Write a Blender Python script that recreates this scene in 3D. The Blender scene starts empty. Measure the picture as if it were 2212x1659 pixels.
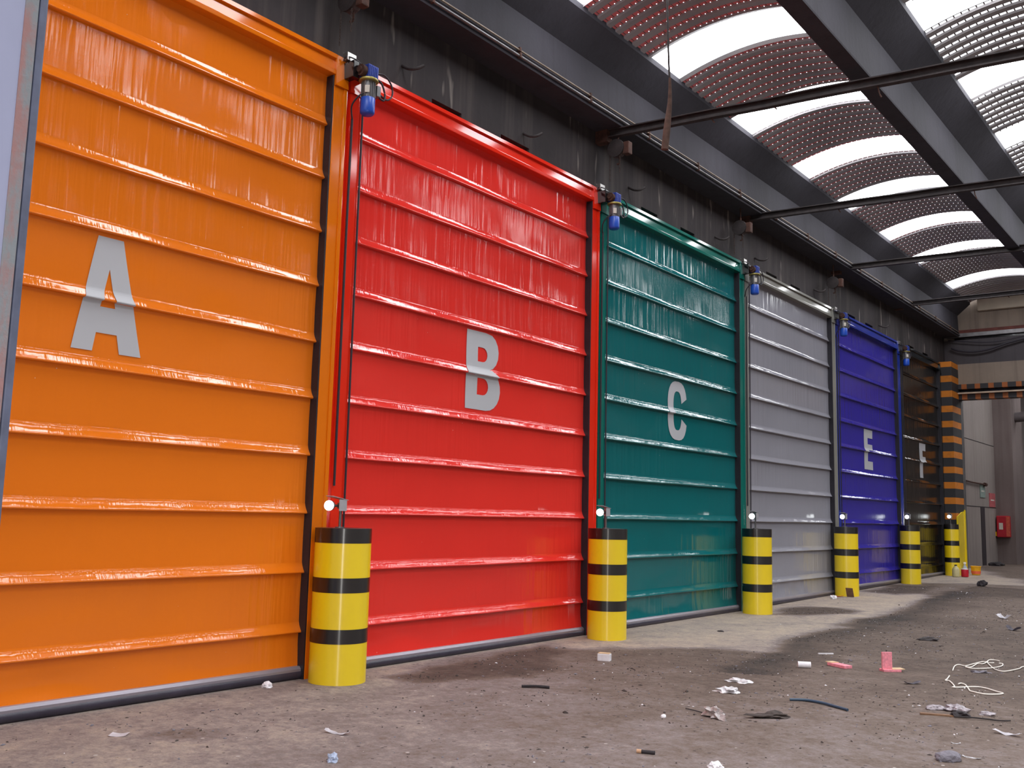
import bpy, bmesh, math, random
from mathutils import Vector, Matrix, noise
random.seed(7)
PI = math.pi
SC = bpy.context.scene
COL = SC.collection
CAMX, CAMZ = 6.7229, 1.45

# ------------------------------------------------------------------ materials
def srgb(r, g, b):
    f = lambda c: (c/255/12.92) if c/255 <= .04045 else ((c/255+.055)/1.055)**2.4
    return (f(r), f(g), f(b), 1)

class NT:
    def __init__(s, name):
        s.m = bpy.data.materials.new(name); s.m.use_nodes = True
        s.t = s.m.node_tree; s.t.nodes.clear()
        s.out = s.n('ShaderNodeOutputMaterial')
    def n(s, k, **kw):
        x = s.t.nodes.new(k)
        for a, v in kw.items(): setattr(x, a, v)
        return x
    def set(s, node, **kw):
        for a, v in kw.items(): node.inputs[a.replace('_', ' ')].default_value = v
        return node
    def l(s, a, b): s.t.links.new(a, b)
    def math(s, op, a, b=None, c=None, clamp=False):
        x = s.n('ShaderNodeMath', operation=op, use_clamp=clamp)
        for i, v in enumerate((a, b, c)):
            if v is None: continue
            if isinstance(v, (int, float)): x.inputs[i].default_value = v
            else: s.l(v, x.inputs[i])
        return x.outputs[0]
    def mix(s, fac, a, b):
        x = s.n('ShaderNodeMix', data_type='RGBA')
        for i, v in ((0, fac), (6, a), (7, b)):
            if isinstance(v, (int, float, tuple)): x.inputs[i].default_value = v
            else: s.l(v, x.inputs[i])
        return x.outputs[2]
    def obj(s, scale=(1, 1, 1)):
        c = s.n('ShaderNodeTexCoord'); m = s.n('ShaderNodeMapping')
        m.inputs['Scale'].default_value = scale
        s.l(c.outputs['Object'], m.inputs[0]); return m.outputs[0]
    def noise(s, vec, scale, detail=4, rough=.55):
        x = s.n('ShaderNodeTexNoise'); s.l(vec, x.inputs['Vector'])
        s.set(x, Scale=scale, Detail=detail, Roughness=rough); return x.outputs[0]
    def ramp(s, fac, lo, hi):
        x = s.n('ShaderNodeMapRange'); s.l(fac, x.inputs[0])
        x.inputs[1].default_value = lo; x.inputs[2].default_value = hi
        return x.outputs[0]
    def bump(s, h, strength, dist=.01):
        x = s.n('ShaderNodeBump'); s.l(h, x.inputs['Height'])
        x.inputs['Strength'].default_value = strength; x.inputs['Distance'].default_value = dist
        return x.outputs[0]
    def bsdf(s, col, rough=.5, metal=0., spec=.5, normal=None, coat=0., **kw):
        b = s.n('ShaderNodeBsdfPrincipled')
        for nm, v in (('Base Color', col), ('Roughness', rough), ('Metallic', metal), ('Specular IOR Level', spec)):
            if isinstance(v, (int, float, tuple)): b.inputs[nm].default_value = v
            else: s.l(v, b.inputs[nm])
        if coat: b.inputs['Coat Weight'].default_value = coat
        if normal is not None: s.l(normal, b.inputs['Normal'])
        s.l(b.outputs[0], s.out.inputs[0]); return b

def plain(name, col, rough=.5, metal=0., var=.12, vs=6., bump=0., spec=.5, coat=0.):
    t = NT(name); v = t.obj()
    nz = t.noise(v, vs)
    dark = tuple(c*(1-var) for c in col[:3])+(1,); lite = tuple(min(1, c*(1+var)) for c in col[:3])+(1,)
    c = t.mix(t.ramp(nz, .3, .7), dark, lite)
    nb = t.bump(t.noise(v, vs*6, 5), bump, .01) if bump else None
    t.bsdf(c, rough, metal, spec, nb, coat)
    return t.m

def curtain_mat(name, col, rough=.11, pocket=False):
    t = NT(name)
    if pocket:
        h = t.noise(t.obj((1, 42, 5)), 1.0, 2, .5)
        h2 = t.noise(t.obj((1, 5, 12)), 1.0, 2, .5)
        hh = t.math('MULTIPLY', h, t.ramp(h2, .35, .7))
        nb = t.bump(hh, .28, .010)
    else:
        h = t.noise(t.obj((1, 9, .55)), 1.0, 2.5, .55)
        hf = t.noise(t.obj((1, 26, 1.6)), 1.0, 2, .5)
        h2 = t.noise(t.obj((1, .8, .9)), 1.0, 2, .5)
        hh = t.math('MULTIPLY', t.math('ADD', h, t.math('MULTIPLY', hf, .12)), t.math('ADD', t.ramp(h2, .4, .68), .12))
        weave = t.noise(t.obj((1, 160, 160)), 1.0, 1, .5)
        hh = t.math('ADD', hh, t.math('MULTIPLY', weave, .012))
        nb = t.bump(hh, .6, .03)
    n2 = t.noise(t.obj((1, .35, .35)), 1.0, 3)
    c = t.mix(t.ramp(n2, .25, .75), tuple(x*.92 for x in col[:3])+(1,), tuple(min(1, x*1.06) for x in col[:3])+(1,))
    # tiny light scuffs on the sheet
    sp = t.n('ShaderNodeTexVoronoi'); t.l(t.obj((1, 3.2, 3.2)), sp.inputs['Vector']); sp.inputs['Scale'].default_value = 1.7
    m = t.math('LESS_THAN', sp.outputs['Distance'], .02)
    c = t.mix(t.math('MULTIPLY', m, .55), c, (.75, .68, .6, 1))
    t.bsdf(c, rough, 0, .62 if pocket else .5, nb)
    return t.m

M = {}
DOORCOL = dict(orange=srgb(236, 122, 26), red=srgb(232, 54, 46), green=srgb(18, 104, 108), grey=srgb(150, 150, 160), blue=srgb(56, 48, 162), black=srgb(34, 29, 26))
POSTCOL = dict(orange=srgb(226, 116, 12), red=srgb(228, 44, 22), green=srgb(16, 108, 98), grey=srgb(138, 138, 132), blue=srgb(36, 56, 150), black=srgb(30, 34, 36))
for k in DOORCOL:
    M['sheet_'+k] = curtain_mat('sheet_'+k, DOORCOL[k], .17 if k in ('black', 'blue') else .11)
    M['pocket_'+k] = curtain_mat('pocket_'+k, DOORCOL[k], .085, True)
    M['frame_'+k] = plain('frame_'+k, POSTCOL[k], .1, 0, .05, 1.5)
M['letter'] = plain('letter_grey', srgb(186, 188, 194), .45, 0, .04, 1.)
M['rubber'] = plain('black_rubber', srgb(34, 32, 40), .45, 0, .2, 5, .2)
M['alu'] = plain('aluminium', srgb(190, 188, 186), .32, .9, .08, 3)
M['galv'] = plain('galvanised_plate', srgb(176, 176, 182), .4, .2, .08, 12)
M['bar'] = plain('brushed_bar', srgb(150, 145, 156), .28, .35, .06, 3)
M['steel'] = plain('dull_steel', srgb(120, 118, 120), .45, .7, .2, 8)
M['cable'] = plain('dark_cable', srgb(42, 38, 48), .5, 0, .1, 5)
M['yellow'] = plain('yellow_paint', srgb(230, 202, 16), .16, 0, .07, 2., coat=.3)
M['bandblack'] = plain('black_paint', srgb(24, 20, 22), .16, 0, .1, 3., coat=.3)
def bollard_paint(name, col):
    t = NT(name); nz = t.noise(t.obj(), 2.5, 3)
    c = t.mix(t.ramp(nz, .3, .7), tuple(x*.95 for x in col[:3])+(1,), col)
    tg = t.n('ShaderNodeTangent', direction_type='RADIAL', axis='Z')
    b = t.bsdf(c, .29, 0, 1.0)
    b.inputs['Anisotropic'].default_value = .9; b.inputs['Anisotropic Rotation'].default_value = .25
    t.l(tg.outputs[0], b.inputs['Tangent']); return t.m
M['bolyellow'] = bollard_paint('bollard_yellow', srgb(244, 212, 18)); M['bolblack'] = bollard_paint('bollard_black', srgb(14, 11, 13))
M['motorblue'] = plain('motor_blue', srgb(34, 82, 190), .35, .0, .08, 8)
M['gearblue'] = plain('gear_blue', srgb(38, 62, 150), .45, .2, .25, 30, .3)
M['flange'] = plain('brass_flange', srgb(176, 164, 96), .4, .6, .15, 10)
M['rust'] = plain('rust', srgb(74, 48, 40), .85, .1, .35, 14, .4)
M['rustdark'] = plain('dark_rust_steel', srgb(50, 44, 45), .75, .1, .35, 9, .4)
M['rustgrey'] = plain('rusty_grey_casting', srgb(78, 66, 66), .8, .1, .4, 16, .5)
M['chain'] = plain('rusty_chain', srgb(66, 54, 50), .75, .3, .3, 20)
M['label'] = plain('pale_label', srgb(206, 200, 190), .5)
M['white'] = plain('white_scrap', srgb(232, 230, 236), .6, 0, .08, 20)
M['foil'] = plain('crumpled_foil', srgb(212, 210, 214), .35, .2, .2, 40)
M['clearwrap'] = plain('clear_wrap', srgb(172, 164, 164), .3, .1, .35, 40)
M['greyfoil'] = plain('dirty_foil', srgb(150, 142, 148), .4, .2, .4, 40)
M['bluish'] = plain('bluish_scrap', srgb(168, 180, 206), .6, 0, .15, 30)
M['pink'] = plain('pink_card', srgb(236, 146, 160), .5, 0, .2, 40)
M['pinkpale'] = plain('pale_card', srgb(206, 176, 140), .6, 0, .1, 25)
M['cord'] = plain('white_cord', srgb(232, 228, 220), .55, 0, .06, 6)
M['hose'] = plain('blue_hose', srgb(52, 74, 96), .45, 0, .1, 6)
M['stone'] = plain('grey_stone', srgb(118, 114, 124), .8, 0, .2, 18, .4)
M['darklump'] = plain('dark_lump', srgb(44, 38, 42), .8, 0, .3, 20, .3)
M['crumbdark'] = plain('dark_crumbs', srgb(66, 57, 54), .9, 0, .3, 20)
M['brown'] = plain('brown_card', srgb(124, 92, 68), .7, 0, .25, 14)
M['orangecard'] = plain('orange_wrapper', srgb(226, 104, 70), .5, 0, .1, 12)
M['cork'] = plain('cork_tip', srgb(190, 148, 116), .7)
M['bottle'] = plain('milky_bottle', srgb(196, 186, 140), .4, 0, .08, 8)
M['redcan'] = plain('red_can', srgb(186, 24, 44), .4, 0, .1, 10)
M['bucket'] = plain('bucket_yellow', srgb(224, 166, 20), .45, 0, .15, 9)
M['redbox'] = plain('red_cabinet', srgb(176, 26, 44), .45, 0, .1, 8)
M['signred'] = plain('faded_red_sign', srgb(180, 92, 96), .6, 0, .15, 12)
M['signgreen'] = plain('faded_green_sign', srgb(130, 146, 140), .6, 0, .12, 12)

def emis(name, col, st):
    t = NT(name); e = t.n('ShaderNodeEmission'); e.inputs[0].default_value = col; e.inputs[1].default_value = st
    t.l(e.outputs[0], t.out.inputs[0]); return t.m
SKY = 9.0
M['skylight'] = emis('skylight_sheet', (.97, .98, 1, 1), SKY)
M['retroreflector'] = emis('reflector_glow', (.95, 1, 1, 1), 5)  # emission stands in for flash light thrown back by the photocell reflectors

def concrete(name, c1, c2, c3, streak=.5, scale=.6, rough=.85, bump=.3, drips=False):
    t = NT(name); v = t.obj()
    n1 = t.noise(v, scale, 6, .6); c = t.mix(t.ramp(n1, .3, .7), c1, c2)
    st = t.noise(t.obj((6, 6, .25)), 1.0, 4, .6)
    c = t.mix(t.math('MULTIPLY', t.ramp(st, .48, .75), streak), c, c3)
    sp = t.noise(t.obj((3.5, 3.5, .7)), 1.6, 2, .5)
    if drips: c = t.mix(t.math('MULTIPLY', t.ramp(sp, .66, .73), .6), c, srgb(150, 142, 136))
    nb = t.bump(t.noise(v, 14, 6), bump, .01)
    t.bsdf(c, rough, 0, .3, nb); return t.m, t
M['upperpipe'] = plain('tan_pipe', srgb(132, 118, 104), .5, .2, .15, 5)
M['sealgrey'] = plain('grey_rubber', srgb(56, 52, 66), .35, 0, .2, 6, .2)
M['soot'], _ = concrete('sooty_concrete', srgb(44, 41, 43), srgb(60, 55, 57), srgb(92, 85, 82), .5, .9, drips=True)
M['beam'], _ = concrete('beam_concrete', srgb(48, 47, 53), srgb(60, 58, 66), srgb(38, 36, 40), .4, .5)
M['conc'], _ = concrete('pale_concrete', srgb(130, 121, 119), srgb(146, 136, 132), srgb(104, 94, 92), .4, .5)
M['beige'], _ = concrete('beige_concrete', srgb(120, 108, 100), srgb(138, 124, 112), srgb(88, 76, 72), .5, .9)
M['darkwall'], _ = concrete('dark_wall', srgb(66, 62, 66), srgb(78, 74, 78), srgb(54, 50, 54), .5, .7)
M['pillar'] = plain('pale_blue_paint', srgb(150, 155, 184), .5, 0, .05, 1.2)
M['redlead'] = plain('red_lead_steel', srgb(92, 46, 40), .8, 0, .3, 6)

def chipped():
    t = NT('rough_pillar_edge'); v = t.obj((1, 1, .35))
    n = t.noise(v, 9, 6, .7); c = t.mix(t.ramp(n, .42, .6), srgb(128, 134, 140), srgb(150, 116, 116))
    t.bsdf(c, .8, 0, .3, t.bump(t.noise(t.obj(), 30, 5), .5, .01)); return t.m
M['chipped'] = chipped()

def stripes(name, axis, z0, per, duty, ca, cb):
    t = NT(name); c = t.n('ShaderNodeTexCoord'); s = t.n('ShaderNodeSeparateXYZ'); t.l(c.outputs['Object'], s.inputs[0])
    v = t.math('FRACT', t.math('DIVIDE', t.math('SUBTRACT', s.outputs[axis], z0), per))
    m = t.math('LESS_THAN', v, duty)
    nz = t.noise(t.obj(), 7, 5)
    col = t.mix(m, cb, ca); col = t.mix(t.math('MULTIPLY', t.ramp(nz, .5, .8), .35), col, srgb(60, 50, 44))
    t.bsdf(col, .6, 0, .4); return t.m
HOR, HBK = srgb(196, 116, 30), srgb(46, 46, 50)
M['hazcol'] = stripes('hazard_column', 2, 0.21, .405, .42, HOR, HBK)
M['hazbeam'] = stripes('hazard_beam', 0, .02, .335, .4, srgb(150, 84, 40), srgb(44, 42, 46))

def vault_mat(name, hole_on, red):
    t = NT(name); c = t.n('ShaderNodeTexCoord'); s = t.n('ShaderNodeSeparateXYZ'); t.l(c.outputs['Object'], s.inputs[0])
    v = t.math('FRACT', t.math('DIVIDE', s.outputs[1], .206))
    u = t.math('FRACT', t.math('DIVIDE', s.outputs[0], .085))
    band = t.math('LESS_THAN', v, .42)
    nz = t.noise(t.obj(), 1.2, 4)
    base = t.mix(t.ramp(nz, .3, .7), srgb(138, 136, 140), srgb(160, 155, 157))
    seam = t.math('MULTIPLY', t.math('GREATER_THAN', u, .88), band)
    redc = t.mix(seam, red, srgb(96, 88, 90))
    col = t.mix(band, base, redc)
    p = t.n('ShaderNodeBsdfPrincipled'); t.l(col, p.inputs['Base Color']); p.inputs['Roughness'].default_value = .55
    tr = t.n('ShaderNodeBsdfTransparent')
    if hole_on == 'dots':
        du = t.math('MULTIPLY', t.math('SUBTRACT', u, .5), .085); dv = t.math('MULTIPLY', t.math('SUBTRACT', v, .40), .206)
        h = t.math('LESS_THAN', t.math('ADD', t.math('MULTIPLY', du, du), t.math('MULTIPLY', dv, dv)), .0064**2)
    else:
        h = t.math('MULTIPLY', t.math('MULTIPLY', t.math('LESS_THAN', v, .42), t.math('GREATER_THAN', v, .2)), t.math('LESS_THAN', u, .8))
    mx = t.n('ShaderNodeMixShader'); t.l(h, mx.inputs[0]); t.l(p.outputs[0], mx.inputs[1]); t.l(tr.outputs[0], mx.inputs[2])
    t.l(mx.outputs[0], t.out.inputs[0]); return t.m
M['vault_red'] = vault_mat('corrugated_red', 'dots', srgb(224, 120, 124))
M['vault_grey'] = vault_mat('corrugated_open', 'dash', srgb(130, 120, 118))
M['vault_plain'] = plain('corrugated_plain', srgb(120, 114, 114), .6)

def floor_mat():
    t = NT('dirty_floor'); v = t.obj()
    a = t.n('ShaderNodeAttribute', attribute_name='dirt')
    n1 = t.noise(v, .55, 6, .6); n2 = t.noise(v, 2.6, 7, .68); n3 = t.noise(v, 16, 6, .72); n4 = t.noise(v, 70, 4, .7)
    f = t.math('ADD', a.outputs['Fac'], t.math('MULTIPLY', t.math('SUBTRACT', n2, .5), .75))
    f = t.math('ADD', f, t.math('MULTIPLY', t.math('SUBTRACT', n3, .5), .95))
    f = t.math('ADD', f, t.math('MULTIPLY', t.math('SUBTRACT', n1, .5), .3))
    r = t.n('ShaderNodeValToRGB'); t.l(t.math('MULTIPLY', t.math('ADD', f, .2), .7), r.inputs[0])
    e = r.color_ramp.elements
    e[0].position = .05; e[0].color = srgb(172, 156, 140); e[1].position = .98; e[1].color = srgb(52, 45, 42)
    for p, c in ((.24, srgb(146, 134, 127)), (.36, srgb(124, 113, 111)), (.55, srgb(104, 90, 82)), (.74, srgb(82, 69, 62))):
        k = e.new(p); k.color = c
    c = r.outputs[0]
    # fine grain and scattered chips
    g = t.math('ADD', .55, t.math('MULTIPLY', n4, .9))
    mx = t.n('ShaderNodeMix', data_type='RGBA', blend_type='MULTIPLY'); mx.inputs[0].default_value = 1
    t.l(c, mx.inputs[6]); t.l(g, mx.inputs[7]); c = mx.outputs[2]
    vo = t.n('ShaderNodeTexVoronoi'); t.l(v, vo.inputs['Vector']); vo.inputs['Scale'].default_value = 22
    sx = t.n('ShaderNodeSeparateColor'); t.l(vo.outputs['Color'], sx.inputs[0])
    near = t.math('LESS_THAN', vo.outputs['Distance'], .28)
    dk = t.math('MULTIPLY', near, t.math('LESS_THAN', sx.outputs[0], t.math('MULTIPLY', f, .22)))
    lt = t.math('MULTIPLY', near, t.math('GREATER_THAN', sx.outputs[1], .994))
    c = t.mix(t.math('MULTIPLY', dk, .75), c, srgb(48, 42, 42)); c = t.mix(t.math('MULTIPLY', lt, .7), c, srgb(190, 182, 178))
    hh = t.math('ADD', t.noise(v, 9, 6, .65), t.math('MULTIPLY', n3, .5))
    t.bsdf(c, .8, 0, .3, t.bump(hh, .6, .03)); return t.m
M['floor'] = floor_mat()

# ------------------------------------------------------------------ mesh tools
class MB:
    def __init__(s): s.b = bmesh.new()
    def box(s, x0, x1, y0, y1, z0, z1, bev=0.):
        r = bmesh.ops.create_cube(s.b, size=1)
        for v in r['verts']:
            v.co = Vector(((x0+x1)/2+v.co.x*(x1-x0), (y0+y1)/2+v.co.y*(y1-y0), (z0+z1)/2+v.co.z*(z1-z0)))
        if bev:
            es = list({e for v in r['verts'] for e in v.link_edges})
            bmesh.ops.bevel(s.b, geom=es, offset=bev, segments=2, affect='EDGES', profile=.6)
        return s
    def obox(s, c, ax, ay, az, sx, sy, sz):
        r = bmesh.ops.create_cube(s.b, size=1)
        for v in r['verts']: v.co = Vector(c)+Vector(ax)*v.co.x*sx+Vector(ay)*v.co.y*sy+Vector(az)*v.co.z*sz
        return s
    def cyl(s, p, q, r, r2=None, n=24, caps=True):
        p, q = Vector(p), Vector(q); d = q-p
        m = Matrix.Translation((p+q)/2) @ d.to_track_quat('Z', 'Y').to_matrix().to_4x4()
        bmesh.ops.create_cone(s.b, cap_ends=caps, segments=n, radius1=r, radius2=r if r2 is None else r2, depth=d.length, matrix=m)
        return s
    def lathe(s, c, prof, n=28, axis='Z'):
        rings = []
        for r, h in prof:
            ring = []
            for i in range(n):
                a = 2*PI*i/n
                if axis == 'Z': co = (c[0]+r*math.cos(a), c[1]+r*math.sin(a), c[2]+h)
                elif axis == 'Y': co = (c[0]+r*math.cos(a), c[1]+h, c[2]+r*math.sin(a))
                else: co = (c[0]+h, c[1]+r*math.cos(a), c[2]+r*math.sin(a))
                ring.append(s.b.verts.new(co))
            rings.append(ring)
        for a, b in zip(rings, rings[1:]):
            for i in range(n): s.b.faces.new((a[i], a[(i+1) % n], b[(i+1) % n], b[i]))
        for ring in (rings[0], rings[-1]):
            try: s.b.faces.new(ring)
            except ValueError: pass
        bmesh.ops.recalc_face_normals(s.b, faces=s.b.faces)
        return s
    def tube(s, pts, r, n=8, sub=6, closed=False):
        P = [Vector(p) for p in pts]
        if sub > 1 and len(P) > 2:
            Q = []
            for i in range(len(P)-1):
                a, b, c, d = P[max(i-1, 0)], P[i], P[i+1], P[min(i+2, len(P)-1)]
                for k in range(sub):
                    u = k/sub
                    Q.append(.5*((2*b)+(c-a)*u+(2*a-5*b+4*c-d)*u*u+(3*b-a-3*c+d)*u**3))
            Q.append(P[-1]); P = Q
        rings = []; up = Vector((0, 0, 1))
        for i, p in enumerate(P):
            d = (P[min(i+1, len(P)-1)]-P[max(i-1, 0)])
            if d.length < 1e-9: d = Vector((0, 0, 1))
            d.normalize()
            u = up if abs(d.dot(up)) < .95 else Vector((1, 0, 0))
            a = d.cross(u).normalized(); b = a.cross(d).normalized()
            rr = r(i/(len(P)-1)) if callable(r) else r
            rings.append([s.b.verts.new(p+a*rr*math.cos(2*PI*k/n)+b*rr*math.sin(2*PI*k/n)) for k in range(n)])
        for A, B in zip(rings, rings[1:]):
            for k in range(n): s.b.faces.new((A[k], A[(k+1) % n], B[(k+1) % n], B[k]))
        s.b.faces.new(rings[0]); s.b.faces.new(rings[-1])
        bmesh.ops.recalc_face_normals(s.b, faces=s.b.faces)
        return s
    def prism(s, poly, y0, y1, seg=1):
        rows = []
        for j in range(seg+1):
            y = y0+(y1-y0)*j/seg
            rows.append([s.b.verts.new((x, y, z)) for x, z in poly])
        n = len(poly)
        for A, B in zip(rows, rows[1:]):
            for k in range(n): s.b.faces.new((A[k], A[(k+1) % n], B[(k+1) % n], B[k]))
        s.b.faces.new(rows[0]); s.b.faces.new(rows[-1])
        bmesh.ops.recalc_face_normals(s.b, faces=s.b.faces)
        return s
    def grid(s, nu, nv, f):
        V = [[s.b.verts.new(f(i/(nu-1), j/(nv-1))) for j in range(nv)] for i in range(nu)]
        for i in range(nu-1):
            for j in range(nv-1): s.b.faces.new((V[i][j], V[i+1][j], V[i+1][j+1], V[i][j+1]))
        return s
    def build(s, name, mat, parent=None, smooth=False, ang=40):
        me = bpy.data.meshes.new(name); s.b.to_mesh(me); s.b.free()
        me.materials.append(mat)
        if smooth:
            for p in me.polygons: p.use_smooth = True
            me.set_sharp_from_angle(angle=math.radians(ang))
        o = bpy.data.objects.new(name, me); COL.objects.link(o)
        if parent: o.parent = parent
        return o

def empty(name, loc=(0, 0, 0), rz=0):
    o = bpy.data.objects.new(name, None); COL.objects.link(o); o.empty_display_size = .1
    o.location = loc; o.rotation_euler = (0, 0, rz); return o
def tag(o, label, cat, group=None, kind=None):
    o['label'] = label; o['category'] = cat
    if group: o['group'] = group
    if kind: o['kind'] = kind
    return o
def struct(o): o['kind'] = 'structure'; return o
def plabel(o, l): o['label'] = l; return o
def copy_tree(o, parent=None):
    c = o.copy(); COL.objects.link(c); c.parent = parent
    for ch in list(o.children): copy_tree(ch, c)
    return c

FZ = [(-10, -.03), (6, -.03), (14.7, -.02), (19, .02), (23, .06), (27, .115), (32, .13), (60, .13)]
def lerp_tab(T, y):
    if y <= T[0][0]: return T[0][1]
    for (a, b), (c, d) in zip(T, T[1:]):
        if y <= c: return b+(d-b)*(y-a)/(c-a)
    return T[-1][1]
def fz(y): return lerp_tab(FZ, y)

YN, YF = -8.0, 28.2      # near and far end of the hall
XR = 15.7
YB = 45.0
# ------------------------------------------------------------------ floor
def in_poly(x, y, P):
    c = False; j = len(P)-1
    for i in range(len(P)):
        if (P[i][1] > y) != (P[j][1] > y) and x < (P[j][0]-P[i][0])*(y-P[i][1])/(P[j][1]-P[i][1])+P[i][0]: c = not c
        j = i
    return c
APRON = [(-2, 6.0), (-2, 32), (-.2, 32), (1.2, 28), (2.6, 25), (1.0, 24.4), (.2, 23.6), (.15, 21.4), (.9, 20.9), (1.55, 20.0), (1.77, 17.3), (1.86, 15.9), (1.89, 14.6), (1.86, 13.5), (1.87, 12.6), (2.08, 11.5), (2.28, 10.6), (1.86, 10.5), (1.49, 10.1), (.95, 9.8), (.7, 9.3), (.2, 9.2), (.15, 7.6), (.4, 6.6), (.6, 6.4)]
DARKP = [[(.4, 6.469), (.43, 7.456), (.2, 9.226), (.846, 9.04), (1.483, 7.237), (.878, 6.618)], [(.4, 14.9), (.35, 16.2), (1.338, 16.474), (1.399, 15.838), (.813, 15.01)],
         [(.072, 20.4), (.1, 22.9), (.949, 23.1), (1.205, 21.186), (.826, 19.986)], [(1.28, 21.6), (1.4, 23.9), (2.6, 24.1), (5, 23.5), (5, 21), (2.845, 21.3), (2.042, 20.9)], [(.75, 3.6), (.7, 4.1), (1.036, 4.3), (1.284, 3.884)]]
def pdist(x, y, P):
    best = 9.
    for a, b in zip(P, P[1:]+P[:1]):
        dx, dy = b[0]-a[0], b[1]-a[1]; t = max(0, min(1, ((x-a[0])*dx+(y-a[1])*dy)/(dx*dx+dy*dy)))
        best = min(best, math.hypot(x-a[0]-t*dx, y-a[1]-t*dy))
    return best if in_poly(x, y, P) else -best
def sstep(a, b, v):
    t = max(0, min(1, (v-a)/(b-a))); return t*t*(3-2*t)
def dirt_at(x, y):
    w = noise.noise(Vector((x*.9, y*.9, 3.1)))*.22+noise.noise(Vector((x*3, y*3, 7.7)))*.11
    xx, yy = x+w, y+noise.noise(Vector((x*.9, y*.9, 9.3)))*.3+noise.noise(Vector((x*3, y*3, 4.4)))*.15
    t = max(0, min(1, (yy-5.4+(xx-2.0)*.6)/3.2))
    d = .27+.42*t+noise.noise(Vector((x*.35, y*.35, 1.3)))*.25+.12*noise.noise(Vector((x*1.3, y*.8, 6.3)))
    if 9.0 < yy < 22 and xx > 1.2:
        e = xx-lerp_tab([(9, 2.4), (10.6, 2.3), (12.6, 1.88), (15.9, 1.87), (17.3, 1.78), (20, 1.5)], yy)
        d += .42*sstep(-.15, .05, e)*(1-sstep(.1, .9, e))
    if -2 < x < 3.2:
        a = sstep(-.22, .3, pdist(xx, yy, APRON)); d = d*(1-a)+a*(.04+.12*noise.noise(Vector((x*1.3, y*.6, 2.2))))
    for P in DARKP:
        if abs(xx-P[0][0]) < 5 and abs(yy-P[0][1]) < 4: d = max(d, (.5 if P is DARKP[-1] else .9)*sstep(-.22, .2, pdist(xx, yy, P)))
    return d
def build_floor():
    b = bmesh.new(); lay = None
    xs = []; x = -1.6
    while x < XR+.3: xs.append(x); x += .07 if x < 5.6 else .35
    ys = []; y = YN-.1
    while y < YB+.1: ys.append(y); y += .35 if y < 2.6 else (.07 if y < 13 else (.12 if y < 26 else .4))
    V = []; D = []
    for yv in ys:
        row = []
        for xv in xs:
            d = dirt_at(xv, yv)
            k = max(0, min(1, (xv-.35)/.4))
            z = fz(yv)-.004+k*(noise.noise(Vector((xv*1.1, yv*1.1, 0)))*.010+noise.noise(Vector((xv*4.5, yv*4.5, 5)))*.008*d+.004*d*noise.noise(Vector((xv*11, yv*11, 2))))
            row.append(b.verts.new((xv, yv, z))); D.append(d)
        V.append(row)
    for A, B in zip(V, V[1:]):
        for i in range(len(xs)-1): b.faces.new((A[i], A[i+1], B[i+1], B[i]))
    me = bpy.data.meshes.new('floor'); b.to_mesh(me); b.free()
    at = me.attributes.new('dirt', 'FLOAT', 'POINT')
    at.data.foreach_set('value', D)
    me.materials.append(M['floor'])
    for p in me.polygons: p.use_smooth = True
    o = bpy.data.objects.new('floor', me); COL.objects.link(o); struct(o)
build_floor()

# ------------------------------------------------------------------ the six roll-up doors
JY = [1.53, 6.006, 10.484, 14.976, 19.337, 23.741, 27.56]
XC = -.09                        # plane of the hanging sheets
ZT = 5.71
KS = 1+.09/CAMX                  # points measured on x=0 carried back onto the sheet
def onsheet(y, z): return y*KS, CAMZ+(z-CAMZ)*KS
RIBZ = [CAMZ+(.40+.5135*k-CAMZ)*(1+.05/CAMX) for k in range(10)]
POCK = [(.056, .0005), (.045, .002), (.03, .006), (.015, .012), (0, .0195), (-.013, .028), (-.022, .034), (-.029, .0355), (-.034, .0325), (-.037, .019), (-.038, .001)]
def pocket_bulge(z):
    for r in RIBZ:
        d = z-r
        if -.038 < d < .056:
            for (a, p), (b_, q) in zip(POCK, POCK[1:]):
                if b_ <= d <= a: return p+(q-p)*(a-d)/(a-b_)
    return 0.
def sheet_x(y, z, seed, zb):
    x = XC
    zz = [zb]+RIBZ+[5.55]
    for a, c in zip(zz, zz[1:]):
        if a <= z <= c: x += -.006*math.sin(PI*(z-a)/(c-a)); break
    x += .004*noise.noise(Vector((y*.8, z*.7, seed)))
    x += .0018*noise.noise(Vector((y*7, z*.9, seed+4)))*max(0, (z-2.2)/3)
    lo = max(0, 1-(z-zb)/.34)
    if lo > 0:
        x += lo*lo*.030+lo*(1-lo)*4*.017*noise.noise(Vector((y*1.9+z*2.2, z*3.5-y*.6, seed+9)))
    return x
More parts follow.
